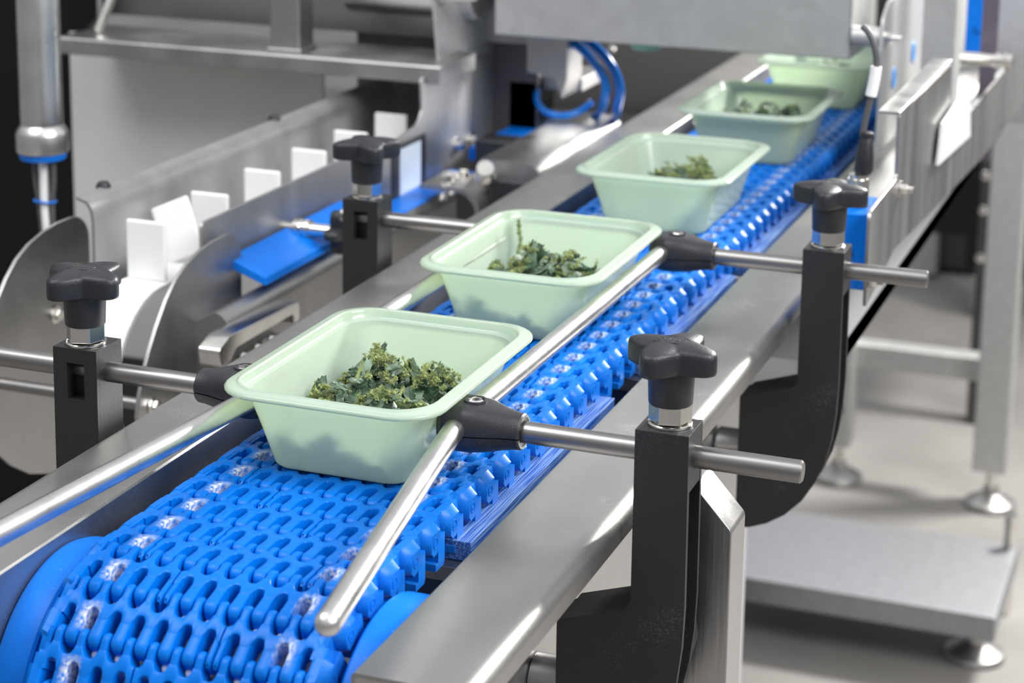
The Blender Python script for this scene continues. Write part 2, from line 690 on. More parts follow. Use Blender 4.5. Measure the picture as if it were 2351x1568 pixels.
# nose: blue edge discs and white toothed sprocket under the curve
for s, lab in ((1, 'wide blue curved edge disc between the belt nose and the right steel rail'),
               (-1, 'wide blue curved edge disc between the belt nose and the left steel rail')):
    b = MB()
    pr = []
    for q in ((80.0, 64), (80.0, 69), (81.5, 70.3), (96, 70.3), (99.5, 69.2), (101.2, 66), (101.2, 60)):
        pr.append((q[1], q[0]))
    cut = -114.0
    a0 = math.acos((cut - YC) / 70.3)
    N = 40
    rs = []
    for r, x in pr:
        ring = [(s * x, YC + r * cos(a), -RC + r * sin(a)) for a in [a0 + (2.2 * pi / 2 - a0 + .9) * i / N for i in range(N + 1)]]
        ring += [(s * x, YC, -RC)]
        rs.append(ring if s < 0 else ring[::-1])
    b.rings(rs)
    tag(b.build('edge_disc', BLUE, ang=40), lab, 'guide disc', 'blue edge discs at the belt nose')

sp_ = thing('toothed_sprocket', (0, YC, -RC), 'white toothed sprocket showing through the gaps at the belt nose', 'sprocket')
b = MB()
b.cyl((-78, YC, -RC), (78, YC, -RC), 20, 24)
b.build('shaft', STEEL_DARK, sp_)
for g in (-3, 0, 3):
    b = MB()
    xg = g * CELL
    b.cyl((xg - 9, YC, -RC), (xg + 9, YC, -RC), 56, 48)
    for i in range(14):
        a = pi / 2 + (YC + 166.0 - 26 + 26 * i + .0) / 74.5 - 7.0 / 74.5
        for dx in (-CELL / 2, CELL / 2):
            c = V(xg + dx, YC, -RC)
            d = V(0, cos(a), sin(a))
            b.lathe([(3.1, 54), (3.0, 71.5), (2.5, 73.4), (.8, 74.4)], c, d, 12)
    b.build('toothed_ring', WHITE, sp_, ang=45)

# wear strips and cross pieces below the belt
b = MB()
b.box(-62, 62, -60, 1530, -19, -16)
tag(b.build('wear_plate', BLUE), 'blue slide plate lying under the belt links', 'slide plate')
for (ya, yb, lab) in ((-41, 209, 'sawn blue wear strip below the belt edge, beside the nearest tray'),
                      (290, 521, 'sawn blue wear strip below the belt edge, beside the farther clamp'),
                      (560, 1530, 'sawn blue wear strip below the belt edge, beside the rearmost trays')):
    b = MB()
    b.box(40, 84, ya, yb, -31, -20)
    tag(b.build('wear_strip', BLUESTRIP, bevel=.5), lab, 'wear strip', 'blue wear strips under the right belt edge')
for yv, lab in ((-50, 'thin steel cross bar between belt nose and right rail'), (280, 'thin steel cross bar between belt and right rail, left of the front knob')):
    b = MB()
    b.box(-100.5, 103.5, yv, yv + 9, -40, -31.2)
    tag(b.build('cross_bar', STEEL, bevel=.6), lab, 'cross bar', 'steel cross bars under the belt')
b = MB()
b.box(-100, 103, -100, 1530, -72, -69)
tag(b.build('base_pan', STEEL_DARK), 'dark steel pan below the blue belt', 'pan')

# ------------------------------------------------------------------ side rails


def rail(s, y0, y1, label, flange=None):
    o = thing('side_rail', (s * 129, (y0 + y1) / 2, -62), label, 'rail', 'steel side rails of the belt')

    def prof(t0, t1, fl):
        zb = -19.0
        out = [(101, -62), (101, -6.5)] + [(103.4 - 2.4 * cos(a), -6.4 + 2.4 * sin(a)) for a in (.5, 1.1)] + [(103.4, -4)]
        out += [(150 + 8.0 * sin(a), -12.0 + 8.0 * cos(a)) for a in [radians(9 * i) for i in range(11)]]
        if fl:
            out += [(158, zb), (156, zb)]
        else:
            out += [(158, -13), (156, -13)]
        out += [(150 + 6.0 * sin(a), -12.0 + 6.0 * cos(a)) for a in [radians(90 - 9 * i) for i in range(11)]]
        out += [(104, -6), (103, -7), (103, -62)]
        return [(s * p[0], p[1]) for p in out]
    b = MB()
    b.prism(prof(0, 0, True), 'y', y0, flange or y1)
    b.build('rail_body', STEEL, o, ang=25)
    if flange:
        b = MB()
        b.prism(prof(0, 0, False), 'y', flange, y1)
        b.build('rail_body', STEEL, o, ang=25)
    return o


rail(1, -226, 1530, 'folded stainless rail on the right of the belt, rounded outer edge', 371)
rail(-1, -330, 1530, 'folded stainless rail on the left of the belt, speckled with flour')
b = MB()
b.box(-156, 104.5, -222, -219, -150, -20) if False else b.box(101.6, 104.4, -200, 480, -260, -62.5)
tag(b.build('side_plate', STEEL_V), 'brushed vertical side plate below the right rail', 'plate')

# ------------------------------------------------------------------ trays


def tray_mesh():
    b = MB()

    def ring(hx, hy, r, z, n=7):
        out = []
        for cx, cy, a0 in ((hx - r, hy - r, 0), (-hx + r, hy - r, pi / 2), (-hx + r, -hy + r, pi), (hx - r, -hy + r, 3 * pi / 2)):
            for i in range(n + 1):
                a = a0 + pi / 2 * i / n
                out.append((cx + r * cos(a), cy + r * sin(a), z))
        return out
    R = [  # inside, from the floor up
        ring(20, 40, 8, 1.4), ring(38, 62, 12, 1.4), ring(40.3, 64.3, 13, 1.9), ring(41.6, 65.6, 14, 3.4), ring(42.2, 66.3, 14.5, 6),
        ring(47.2, 71.6, 17, 24), ring(52.6, 77.3, 19.5, 42.2), ring(53.3, 78.0, 20, 44.3), ring(55.4, 80.2, 21, 45.0),
        ring(56.2, 81.0, 21.4, 46.0), ring(56.7, 81.5, 21.6, 48.6), ring(57.2, 82.0, 22, 49.9), ring(57.9, 82.7, 22.4, 50.5), ring(58.7, 83.5, 22.7, 50.4), ring(59.3, 84.1, 23, 49.8),
        ring(60.0, 84.8, 23.2, 49.5), ring(63.2, 88.0, 24.3, 49.3), ring(64.2, 89.0, 24.6, 48.9), ring(64.8, 89.6, 24.8, 48.0), ring(64.8, 89.6, 25, 46.8), ring(64.3, 89.1, 24.8, 46.3),
        # underside of the lip and the outer wall, down to the foot
        ring(63.7, 88.5, 24.4, 46.7), ring(63.2, 88.0, 24.2, 47.9), ring(59.4, 84.2, 22.6, 48.3), ring(58.2, 83.0, 22.3, 48.2), ring(57.7, 82.5, 22, 45.6),
        ring(56.3, 81.1, 21.6, 44.2), ring(54.2, 79.0, 20.6, 43.4), ring(53.5, 78.2, 20, 41.6),
        ring(48.1, 72.5, 17.5, 23.5), ring(43.1, 67.2, 15, 5.6), ring(42.4, 66.4, 14.5, 2.6), ring(41, 65, 13.5, .9), ring(38.6, 62.6, 12.3, .2), ring(20, 40, 8, .2)]
    b.rings(R)
    return b


def leafpile(seed, nleaf, nfuzz, blades, hx=34, hy=40, hh=26, cx=0, cy=0, base_r=1.0, tall=0):
    rnd = random.Random(seed)
    b = MB()

    def hgt(x, y):
        d = (abs(x / hx) ** 3 + abs(y / hy) ** 3) ** (1 / 3)
        q = max(0, 1 - d ** 4)
        return 1.6 + hh * q * (.80 + .45 * noise.noise(V(x * .05 + seed * 7, y * .05, 3)) + .22 * noise.noise(V(x * .15, y * .15 + seed, 1)))
    # leafy core
    N = 30
    vs, fs = [], []
    b.m = 0
    for j in range(N + 1):
        for i in range(N + 1):
            x = (i / N * 2 - 1) * hx * 1.02
            y = (j / N * 2 - 1) * hy * 1.02
            z = hgt(x, y) * .8 + rnd.uniform(-1.0, 1.0)
            vs.append((cx + x + rnd.uniform(-.6, .6), cy + y + rnd.uniform(-.6, .6), max(1.2, z)))
    for j in range(N):
        for i in range(N):
            xx = (i + .5) / N * 2 - 1
            yy_ = (j + .5) / N * 2 - 1
            if abs(xx) ** 3 + abs(yy_) ** 3 < 1:
                q = j * (N + 1) + i
                fs.append((q, q + 1, q + N + 2, q + N + 1))
    b.add(vs, fs)
    # crumpled leaf pieces
    for n in range(nleaf):
        a = rnd.uniform(0, 2 * pi)
        d = sqrt(rnd.random()) * 1.0
        x, y = hx * d * cos(a), hy * d * sin(a)
        q_ = 1 + .22 * abs(sin(2 * a))
        x, y = x * q_, y * q_
        z = hgt(x, y) * rnd.uniform(.82, 1.02)
        L = rnd.uniform(6, 16) * (1.35 if n % 6 == 0 else 1) * (1 - .3 * d)
        Wd = L * rnd.uniform(.35, .8)
        up = V(rnd.gauss(0, .55), rnd.gauss(0, .55) - .25, 1).normalized()
        if n % 9 == 0:
            up = V(rnd.gauss(0, 1), rnd.gauss(-1.2, .6), .25).normalized()
        u = up.orthogonal().normalized()
        u.rotate(Matrix.Rotation(rnd.uniform(0, 2 * pi), 3, up))
        w = up.cross(u)
        b.m = 0 if rnd.random() < .55 else 1
        G = 6
        vs, fs = [], []
        cu = rnd.uniform(-.16, .16)
        cw = rnd.uniform(-.5, .2)
        sd = rnd.uniform(0, 99)
        top, bot = [], []
        for j in range(G + 1):
            for i in range(G + 1):
                s_ = (i / G - .5)
                t_ = (j / G - .5)
                wd = Wd * (1 - .55 * (abs(s_) * 2) ** 4)
                jag = 1 + .55 * noise.noise(V(s_ * 7, t_ * 7, sd))
                p = V(x + cx, y + cy, z + 1) + u * s_ * L * jag + w * t_ * wd * jag
                hgtb = (s_ * s_) * L * cu * 4 + (t_ * t_) * wd * cw * 2 + 1.5 * noise.noise(V(s_ * 4, t_ * 4, sd + 5)) + .7 * noise.noise(V(s_ * 11, t_ * 11, sd + 9))
                p += up * hgtb
                p.z = max(1.7, p.z)
                top.append(p)
                bot.append(p - up * .35)
        vs = top + bot
        M2 = (G + 1) ** 2
        for j in range(G):
            for i in range(G):
                q = j * (G + 1) + i
                fs.append((q, q + 1, q + G + 2, q + G + 1))
                fs.append((M2 + q, M2 + q + G + 1, M2 + q + G + 2, M2 + q + 1))
        rim = [j for j in range(G + 1)] + [(k_ + 1) * (G + 1) - 1 for k_ in range(1, G + 1)] + [G * (G + 1) + i for i in range(G - 1, -1, -1)] + [k_ * (G + 1) for k_ in range(G - 1, 0, -1)]
        for q in range(len(rim)):
            a_, c_ = rim[q], rim[(q + 1) % len(rim)]
            fs.append((a_, M2 + a_, M2 + c_, c_))
        b.add(vs, fs)
    # woolly tufts: a lumpy core with fine curved hairs
    cl = []
    for n in range(max(6, nfuzz // 16)):
        a = rnd.uniform(0, 2 * pi)
        d = sqrt(rnd.random())
        cl.append((hx * d * cos(a) * 1.05, hy * d * sin(a) * 1.05))
    for n in range(nfuzz):
        a = rnd.uniform(0, 2 * pi)
        d = sqrt(rnd.random()) * 1.06
        x, y = hx * d * cos(a), hy * d * sin(a)
        q_ = 1 + .22 * abs(sin(2 * a))
        x, y = x * q_, y * q_
        if n % 5:
            c0 = rnd.choice(cl)
            x, y = c0[0] + rnd.gauss(0, 4.6), c0[1] + rnd.gauss(0, 4.6)
        z = hgt(x, y) * rnd.uniform(.97, 1.12)
        r = rnd.uniform(1.4, 3.3)
        c = V(cx + x, cy + y, max(2.2, z + .3))
        lg = V(rnd.gauss(0, 1), rnd.gauss(0, 1), rnd.gauss(0, .35)).normalized() * rnd.uniform(1, 8)
        b.m = 2 if rnd.random() < .72 else 3
        for q in range(7):
            o_ = c + lg * (rnd.random() - .5) + V(rnd.gauss(0, .7), rnd.gauss(0, .7), rnd.gauss(0, .4))
            rr_ = r * rnd.uniform(.14, .34)
            rs = []
            sd = rnd.uniform(0, 50)
            for i in range(1, 6):
                fi = pi * i / 6
                rg = []
                for k_ in range(8):
                    al = 2 * pi * k_ / 8
                    n_ = V(sin(fi) * cos(al), sin(fi) * sin(al), cos(fi))
                    rg.append(o_ + n_ * rr_ * (1 + .9 * noise.noise(n_ * 1.7 + V(sd, 0, 0))))
                rs.append(rg)
            b.rings(rs)
        w0 = .11 if seed == 3 else .2
        for q in range(blades):
            tt = rnd.random() - .5
            dr = V(rnd.gauss(0, 1), rnd.gauss(0, 1), rnd.gauss(.3, 1)).normalized()
            p0 = c + lg * tt + dr * r * .4 * rnd.random()
            p1 = p0 + dr * r * rnd.uniform(.2, .5)
            d2 = (dr + V(rnd.gauss(0, .8), rnd.gauss(0, .8), rnd.gauss(0, .7))).normalized()
            p2 = p1 + d2 * r * rnd.uniform(.15, .4)
            sd_ = dr.orthogonal().normalized()
            up_ = sd_.cross(dr)
            tri = lambda p, w_: [p + sd_ * w_, p - sd_ * w_ * .5 + up_ * w_ * .86, p - sd_ * w_ * .5 - up_ * w_ * .86]
            b.rings([tri(p0, w0), tri(p1, w0 * .8), tri(p2, w0 * .25)], True, False, False)
    # a few upright sprigs and spiky shards
    for n in range(tall):
        a = rnd.uniform(.1 * pi, .95 * pi) if n % 2 else rnd.uniform(0, 2 * pi)
        d = rnd.uniform(.2, .75)
        x, y = hx * d * cos(a), hy * d * sin(a)
        q_ = 1 + .22 * abs(sin(2 * a))
        x, y = x * q_, y * q_
        z = hgt(x, y)
        pts = [V(cx + x, cy + y, z - 2)]
        dr = V(rnd.gauss(.1, .35), rnd.gauss(0, .3), 1).normalized()
        for q in range(5):
            dr = (dr + V(rnd.gauss(0, .25), rnd.gauss(0, .2), .05)).normalized()
            pts.append(pts[-1] + dr * rnd.uniform(1.6, 3.2))
        b.m = rnd.choice((0, 2, 3))
        b.tube(pts, 1, 6, [.8, 1.2, .7, 1.0, .6, .2] if n % 3 else [1.1, 1.5, .9, 1.2, .6, .15])
        b.m = 2
        for q in range(60):
            p0 = rnd.choice(pts)
            dr = V(rnd.gauss(0, 1), rnd.gauss(0, 1), rnd.gauss(0, 1)).normalized()
            sd_ = dr.orthogonal().normalized() * .2
            b.rings([[p0 + sd_, p0 - sd_, p0 + dr.cross(sd_)], [p0 + dr * 2.2 + sd_ * .3, p0 + dr * 2.2 - sd_ * .3, p0 + dr * 2.2 + dr.cross(sd_) * .3]], True, False, False)
    # nothing may pass through the tray
    out = []
    for v in b.v:
        z = max(1.7, v[2])
        lx = 41.0 + max(0, z - 5) * .265 - .8
        ly = 65.0 + max(0, z - 5) * .29 - .8
        x, y = max(-lx, min(lx, v[0])), max(-ly, min(ly, v[1]))
        ex, ey = abs(x) - (lx - 14), abs(y) - (ly - 14)
        if ex > 0 and ey > 0 and ex * ex + ey * ey > 196:
            k_ = 14 / sqrt(ex * ex + ey * ey)
            x = math.copysign(lx - 14 + ex * k_, x)
            y = math.copysign(ly - 14 + ey * k_, y)
        out.append((x, y, z))
    b.v = out
    return b


TRAYS = [  # x, y centre, label, pile label, pile params
    (0.3, 35, 0, 'nearest mint green plastic tray, between the two front guide rods', 'heap of dark green and fuzzy yellow-green dried leaves in the nearest tray', dict(seed=3, nleaf=330, nfuzz=720, blades=66, hx=51, hy=66, hh=37, cx=-1, cy=3, tall=16)),
    (-0.5, 308, 0, 'second mint tray from the front, a leafy sprig stuck up its inner wall', 'dark leaf heap in the second tray, one thin sprig standing at the left', dict(seed=8, nleaf=240, nfuzz=380, blades=36, hx=47, hy=66, hh=38, cx=-1, cy=-1, tall=6)),
    (5, 617, 0, 'third mint tray from the front, small heap in its middle', 'small olive green leaf heap in the third tray', dict(seed=12, nleaf=110, nfuzz=330, blades=26, hx=38, hy=52, hh=36, cx=0, cy=12, tall=4)),
    (10.5, 899, 1, 'fourth mint tray from the front, just before the grey hood', 'nearly black leaf heap in the fourth tray', dict(seed=21, nleaf=200, nfuzz=50, blades=35, hx=47, hy=58, hh=38, cx=-4, cy=10, tall=4)),
    (13, 1196, 0, 'rearmost mint tray, half hidden under the grey hood', 'small leaf heap in the rearmost tray below the hood', dict(seed=31, nleaf=60, nfuzz=40, blades=30, hx=45, hy=60, hh=38, cx=2, cy=0, tall=2)),
]
tm = tray_mesh()
t0 = None
for x, y, rz, lab, plab, pk in TRAYS:
    if t0 is None:
        mb = MB()
        mb.v, mb.f, mb.mi = [(v[0] + x, v[1] + y, v[2]) for v in tm.v], tm.f, tm.mi
        t0 = mb.build('food_tray', TRAY, ang=50, origin=(x, y, 0))
        o = t0
    else:
        o = t0.copy()
        COL.objects.link(o)
        o.location = V(x, y, 0) * K
        o['_w'] = [x, y, 0]
    tag(o, lab, 'tray', 'mint trays on the belt')
    mb = leafpile(**pk)
    if y == 308:                                   # sprig climbing the left rear inner corner
        pts = smooth_path([(-27, 30, 12), (-34, 44, 22), (-37, 48, 27), (-38, 55, 33), (-41, 60, 40), (-42, 62, 47)], 6)
        mb.m = 3
        mb.tube(pts, 1, 7, [1.3 + .5 * sin(i * 1.7) for i in range(len(pts) - 1)] + [.2])
        rr = random.Random(5)
        for q in range(260):
            p0 = V(*rr.choice(pts))
            dr = V(rr.gauss(0, 1), rr.gauss(0, 1), rr.gauss(0, 1)).normalized()
            mb.m = rr.choice((0, 2, 3))
            sd_ = dr.orthogonal().normalized() * .4
            L_ = rr.uniform(1.2, 3)
            mb.rings([[p0 + sd_, p0 - sd_, p0 + dr.cross(sd_)], [p0 + dr * L_ + sd_ * .3, p0 + dr * L_ - sd_ * .3, p0 + dr * L_ + dr.cross(sd_) * .3]], True, False, False)
    mb.v = [(v[0] + x, v[1] + y, v[2]) for v in mb.v]
    tag(mb.build('dried_leaves', [LEAF, LEAF2, FUZZ, FUZZ2], ang=60, origin=(x, y, 1.4)), plab, 'dried leaves', 'leaf heaps in the trays', 'stuff')

# ------------------------------------------------------------------ clamps with star knobs


def cut(mb, cutter, op='DIFFERENCE'):
    """solid mb minus cutter, as a mesh builder again"""
    o = mb.build('work', BLACK, None, smooth=False, origin=(0, 0, 0))
    c = cutter.build('cutter', BLACK, None, smooth=False, origin=(0, 0, 0))
    bm = o.modifiers.new('b', 'BOOLEAN')
    bm.operation = op
    bm.solver = 'EXACT'
    bm.object = c
    bpy.context.view_layer.update()
    me = bpy.data.meshes.new_from_object(o.evaluated_get(bpy.context.evaluated_depsgraph_get()))
    r = MB()
    r.add([tuple(v.co / K) for v in me.vertices], [tuple(p.vertices) for p in me.polygons])
    for x in (o, c):
        bpy.data.objects.remove(x)
    bpy.data.meshes.remove(me)
    return r


def star_outline(n=9):
    pts = []
    for k in range(4):
        a = radians(-106 + 90 * k)
        u = V(cos(a), sin(a))
        w = V(-sin(a), cos(a))
        for q in (-1, 1):
            pass
        for t in [-1, -.6, -.2, .2, .6, 1]:
            p = u * (27.6 - 2.6 * t * t) + w * 5.2 * t
            pts.append((p.x, p.y))
        for t in (.16, .3, .42, .5, .58, .7, .84):
            a2 = a + radians(12) + t * radians(66)
            r = 16.0 + 9.6 * abs(2 * t - 1) ** 1.55
            pts.append((r * cos(a2), r * sin(a2)))
    return pts


CX = 179.5


def make_clamp(lab):
    T = thing('rod_clamp', (CX, 0, -60), lab, 'clamp', 'black rod clamps with star knobs')
    prof = [(124, -67.5), (161, -56.4), (165, -53), (165, 46), (194, 46), (194.6, -50), (193.8, -72), (191.5, -92), (187.5, -109), (181, -125), (172, -140), (160, -152.5), (147, -161), (134, -166), (124, -167.5)]
    core = prof[:3] + [(165, 46), (194, 46), (194, 14), (187.0, 4), (187.0, -50), (186.2, -72), (184, -90), (180, -106), (174, -121), (165.5, -134.5), (154.5, -146), (143, -154), (132, -159), (124, -160)]
    parts = [MB().prism(prof, 'y', -15, -11.5), MB().prism(core, 'y', -11.5, 3)]
    for out, ya, yb in ((core, 3, 9.5), (prof, 9.5, 12.5)):
        m1, m2 = MB(), MB()
        m1.prism(out, 'y', ya, yb)
        m2.box(173.5, 185.0, ya - 2, yb + 2, 15, 37)
        r = cut(m1, m2)
        parts.append(r)
    b = parts[0]
    for q in parts[1:]:
        b = cut(b, q, 'UNION')
    b.build('bracket', BLACK, T, bevel=.9, angle_lim=40, ang=20)
    b = MB()
    b.prism([(124.4, -69), (161, -57.2), (165.5, -53.6), (165.5, -60), (189, -60), (192.5, -82), (186.5, -105), (178, -124), (168, -138), (156, -149), (144, -157), (133, -162), (124.4, -163.5)], 'y', 12.0, 25)
    b.build('bracket_cheek', BLACK, T, bevel=1.0)
    b = MB()
    b.prism([(101.5 + 2, 0), (101.5 + 2, 0)], 'y', 0, 0) if False else b.cyl((104.5, 5, -113), (124.6, 5, -113), 13, 32, .8)
    b.build('spacer', STEEL_DARK, T)
    # washer, hexagon nut
    b = MB()
    b.lathe([(11.6, 46), (11.9, 46.3), (11.9, 47.4), (11.4, 47.8), (8, 47.8)], (CX, 0, 0), (0, 0, 1), 40)
    b.build('washer', CHROME, T)
    b = MB()
    b.lathe([(10.0, 47.8), (11.5, 48.6), (11.5, 58.2)], (CX, 0, 0), (0, 0, 1), 6, ph=radians(14))
    b.build('hexagon_nut', CHROME, T, bevel=.35)
    # star knob
    KN = b = MB()
    st = star_outline()
    rs = []
    for sc, z in ((.80, 77.8), (.93, 77.0), (.985, 77.7), (1.0, 79.2), (1.0, 86.0), (.985, 88.0), (.95, 89.2), (.88, 90.0), (.72, 91.0), (.55, 91.8), (.35, 92.2), (.15, 92.4)):
        rs.append([(CX + p[0] * sc * .96, p[1] * sc * .96, z) for p in st])
    b.rings(rs)
    kn = b.build('star_knob', BLACKK, T, ang=60)
    b = MB()
    b.lathe([(8, 57.6), (11.3, 57.8), (11.7, 58.4), (12.6, 78.5)], (CX, 0, 0), (0, 0, 1), 40, cap1=False)
    b.build('knob_neck', BLACKK, T)
    b = MB()                                      # raised oval emblem on top of the knob
    ov = [[(CX + 10.5 * cos(a) * k_, 6.0 * sin(a) * k_, z - (.8 * cos(a) ** 2)) for a in [2 * pi * i / 48 for i in range(48)]] for k_, z in ((1.06, 91.0), (1.04, 92.35), (.96, 92.4), (.94, 91.0))]
    b.rings(ov, True, False, False)
    rr = random.Random(4)
    for q in range(5):
        xx = -6 + q * 3
        b.tube([(CX + xx + 1.1 * cos(a), 1.9 * sin(a) - .3, 92.25 - .002 * xx * xx) for a in [q + 5.0 * i / 9 for i in range(10)]], .28, 6)
    b.build('emblem', BLACKK, kn)
    return T


c1 = make_clamp('black clamp with four-lobed knob nearest the camera, right of the front tray')
clamps = [c1]
for (x, y, rz, kr, lab) in ((181, 392, 0, 16, 'black clamp with four-lobed knob beside the blue sensor block'),
                            (-175, 0, pi, 0, 'black clamp with four-lobed knob at the left edge, before the round guards'),
                            (-176, 395, pi, -35, 'black clamp with four-lobed knob left of the second tray')):
    c = copy_tree(c1)
    c.location = V(x, y, -60) * K
    c.rotation_euler = (0, 0, rz)
    c['label'] = lab
    for ch in c.children:
        if ch.name.startswith('star_knob'):
            ch.rotation_euler = (0, 0, radians(kr) if rz == 0 else radians(kr) - pi)
    clamps.append(c)

# ------------------------------------------------------------------ cross rods
for (xa, xb, y, lab) in ((90, 251, 0, 'short steel rod through the nearest knob clamp, chamfered free end'),
                         (92, 252, 391, 'short steel rod through the clamp beside the sensor block'),
                         (-300, -90, 1, 'steel rod through the left front clamp, running out of view'),
                         (-197, -57, 395, 'steel rod through the clamp left of the second tray')):
    b = MB()
    b.cyl((xa, y, 30), (xb, y, 30), 6, 40, 1.0)
    tag(b.build('cross_rod', STEEL_X, ang=25), lab, 'rod', 'steel rods crossing the rails')


# ------------------------------------------------------------------ black joints
def make_joint(lab):
    T = thing('rod_joint', (66, 0, 16), lab, 'joint', 'black joints holding the guide rods')

    def sec(x, hy, hz, zc=30, p=2.6, n=40, yc=0):
        out = []
        for i in range(n):
            a = 2 * pi * i / n
            c_, s_ = cos(a), sin(a)
            out.append((x, yc + hy * math.copysign(abs(c_) ** (2 / p), c_), zc + hz * math.copysign(abs(s_) ** (2 / p), s_)))
        return out
    for up in (1, 0):
        b = MB()
        S_ = [sec(51.5, 9.0, 6.5, 30.5), sec(52.4, 13.5, 9.8, 30.5), sec(56, 16.8, 12.2, 30.5, 3.2), sec(62, 17.8, 13.3, 30.5, 3.4), sec(70, 17.2, 13.6, 30.5, 3.2),
              sec(79, 14.8, 13.0, 30.4, 2.8), sec(88, 11.8, 11.2, 30.1, 2.2), sec(93.5, 10.7, 10.3, 30, 2), sec(97.6, 10.3, 10.0, 30, 2), sec(98.4, 9.6, 9.3, 30, 2), sec(98.5, 8.2, 8.0, 30, 2), sec(97.6, 6.4, 6.4, 30, 2)]
        zs = 28.6
        R = []
        for r in S_:
            if up:
                R.append([(x, y_, max(z_, zs + .35)) for x, y_, z_ in r])
            else:
                R.append([(x, y_, min(z_, zs - .35)) for x, y_, z_ in r])
        b.rings(R)
        sh_ = b.build('half_shell', BLACKJ, T, ang=30)
        top_shell = sh_ if up else top_shell
    b = MB()
    b.lathe([(6.2, 42.0), (6.4, 44.2), (6.1, 44.8), (4.9, 44.8), (4.9, 44.0)], (70, 0, 0), (0, 0, 1), 32)
    b.build('screw_recess', BLACKJ, top_shell)
    b = MB()
    b.lathe([(4.7, 42), (4.7, 44.2), (4.2, 44.8), (2.2, 44.8), (2.2, 43.8), (.1, 43.8)], (70, 0, 0), (0, 0, 1), 6)
    b.build('screw_head', CHROME, top_shell)
    return T


j1 = make_joint('black faceted joint gripping the bent guide rod beside the nearest tray')
for (x, y, rz, lab) in ((68, 391, 0, 'black faceted joint at the far end of the right guide rod'),
                        (-67, 1, pi, 'black joint behind the left corner of the nearest tray'),
   ):
    c = copy_tree(j1)
    c.location = V(x, y, 16) * K
    c.rotation_euler = (0, 0, rz)
    c['label'] = lab

# ------------------------------------------------------------------ guide rods (bent where the joints hold them)
b = MB()
pts = smooth_path([(102.5, -256, 30), (81, -128, 31), (63.5, -14, 32), (61.5, 0, 32), (61.5, 14, 32), (62, 200, 32), (64, 398, 32)], 8)
pts = [(102.5, -256, 30.0), (62.6, -8, 32.0), (61.8, 0, 32), (61.9, 8, 32), (64, 398, 32)]
rads = None
tip = V(102.5, -256, 30)
dirv = (V(62.6, -8, 32) - tip).normalized()
head = [tuple(tip - dirv * q) for q in (0,)]
P_ = [tip + dirv * q for q in (0, .5, 1.3, 2.6, 4.2, 6.0)] + [V(*p) for p in pts[1:]]
Rr = [.6, 2.2, 3.6, 4.9, 5.7, 6.0] + [6.0] * (len(pts) - 1)
b.tube(P_, 6, 36, Rr)
tag(b.build('guide_rod', STEEL_Y, ang=40), 'polished guide rod right of the trays, its rounded tip pointing at the camera', 'guide rod', 'guide rods along the trays')
b = MB()
b.tube([(-83, -300, 34), (-58.5, -8, 32), (-57.2, 0, 32), (-57, 8, 32), (-56, 398, 32)], 6, 36)
tag(b.build('guide_rod', STEEL_Y, ang=40), 'guide rod left of the trays, leaving the picture at the left edge', 'guide rod', 'guide rods along the trays')

# ------------------------------------------------------------------ mitred leg at the right and machine frame
b = MB()
prof = roundpoly([(163, -500), (205, -500), (205, -26), (184, -3), (163, -3)], [0, 0, 2, 2, 1], 3)
b.prism(prof, 'y', 40, 71)
tag(b.build('mitred_upright', STEEL_V, bevel=1.6, seg=3), 'brushed square upright with a bright slanted top behind the nearest clamp', 'upright')

fr = thing('support_stand', (120, 900, -850), 'light grey steel frame below the right side of the machine', 'frame')
b = MB()
b.box(60, 170, 525, 1500, -84, -66)
b.box(60, 62, 525, 1500, -66, -20)
b.box(166, 170, 525, 1500, -84, -1)
b.box(60, 170, 523, 526, -84, -22)
b.build('beam', PAINT, fr, bevel=1)
b = MB()
b.box(58, 92, 528, 562, -850, -84)
b.build('leg', PAINT, fr, bevel=2)

# ------------------------------------------------------------------ right side plates
b = MB()
pl = roundpoly([(447, -12), (447, 60), (556, 62), (553, 113), (817, 111), (817, 42), (1300, 40), (1437, 0), (1437, -33), (1084, -28), (768, -10), (560, 4)], [3, 9, 6, 3, 3, 3, 0, 0, 0, 0, 0, 0], 4)
b.prism(pl, 'x', 197.5, 200)
b.prism(roundpoly([(183, 112), (200, 112), (200, 114.5), (183, 114.5)], .8, 2), 'y', 553, 817)
tag(b.build('side_guard_plate', STEEL_V, ang=30, bevel=.4), 'large stepped stainless side plate with a folded top, behind the blue sensor block', 'side plate')
b = MB()
pl = roundpoly([(897, 5), (900, 49), (893, 104), (898, 134), (925, 148), (1500, 150), (1500, 5)], [0, 2, 4, 6, 6, 0, 0], 4)
b.prism(pl, 'x', 121, 124)
tag(b.build('upright_guide_plate', SHEET, bevel=.4), 'upright stainless plate with a chamfered corner, behind the grey hood end', 'side plate')
for (y, z) in ((963, 68), (1072, 77), (1197, 74)):
    b = MB()
    b.m = 0
    b.tube([(125, y + 5.5 * cos(a), z + 9.5 * sin(a)) for a in [2 * pi * i / 24 for i in range(25)]], 1.2, 8)
    tag(b.build('slot_liner', mat('sky_blue_liner', (.12, .35, .75), .4)), {963: 'lowest of the three small blue oval slot rims on the upright plate', 1072: 'middle of the three small blue oval slot rims on the upright plate', 1197: 'highest of the three small blue oval slot rims on the upright plate'}[y], 'slot rim', 'blue slot rims')
b = MB()
b.cyl((93.5, 905, 116), (120.8, 905, 116), 9.5, 32, .8)
tag(b.build('stand_off', SHEET), 'short steel stand-off between the grey hood and the upright plate', 'spacer')
b = MB()
b.bolt((124.2, 905, 116), (1, 0, 0), 6, 5)
b.cyl((128, 905, 116), (140, 905, 116), 3.2, 16)
tag(b.build('hexagon_bolt', CHROME), 'bright hexagon bolt on the upright plate, level with the stand-off', 'bolt', 'bolts on the right plates')
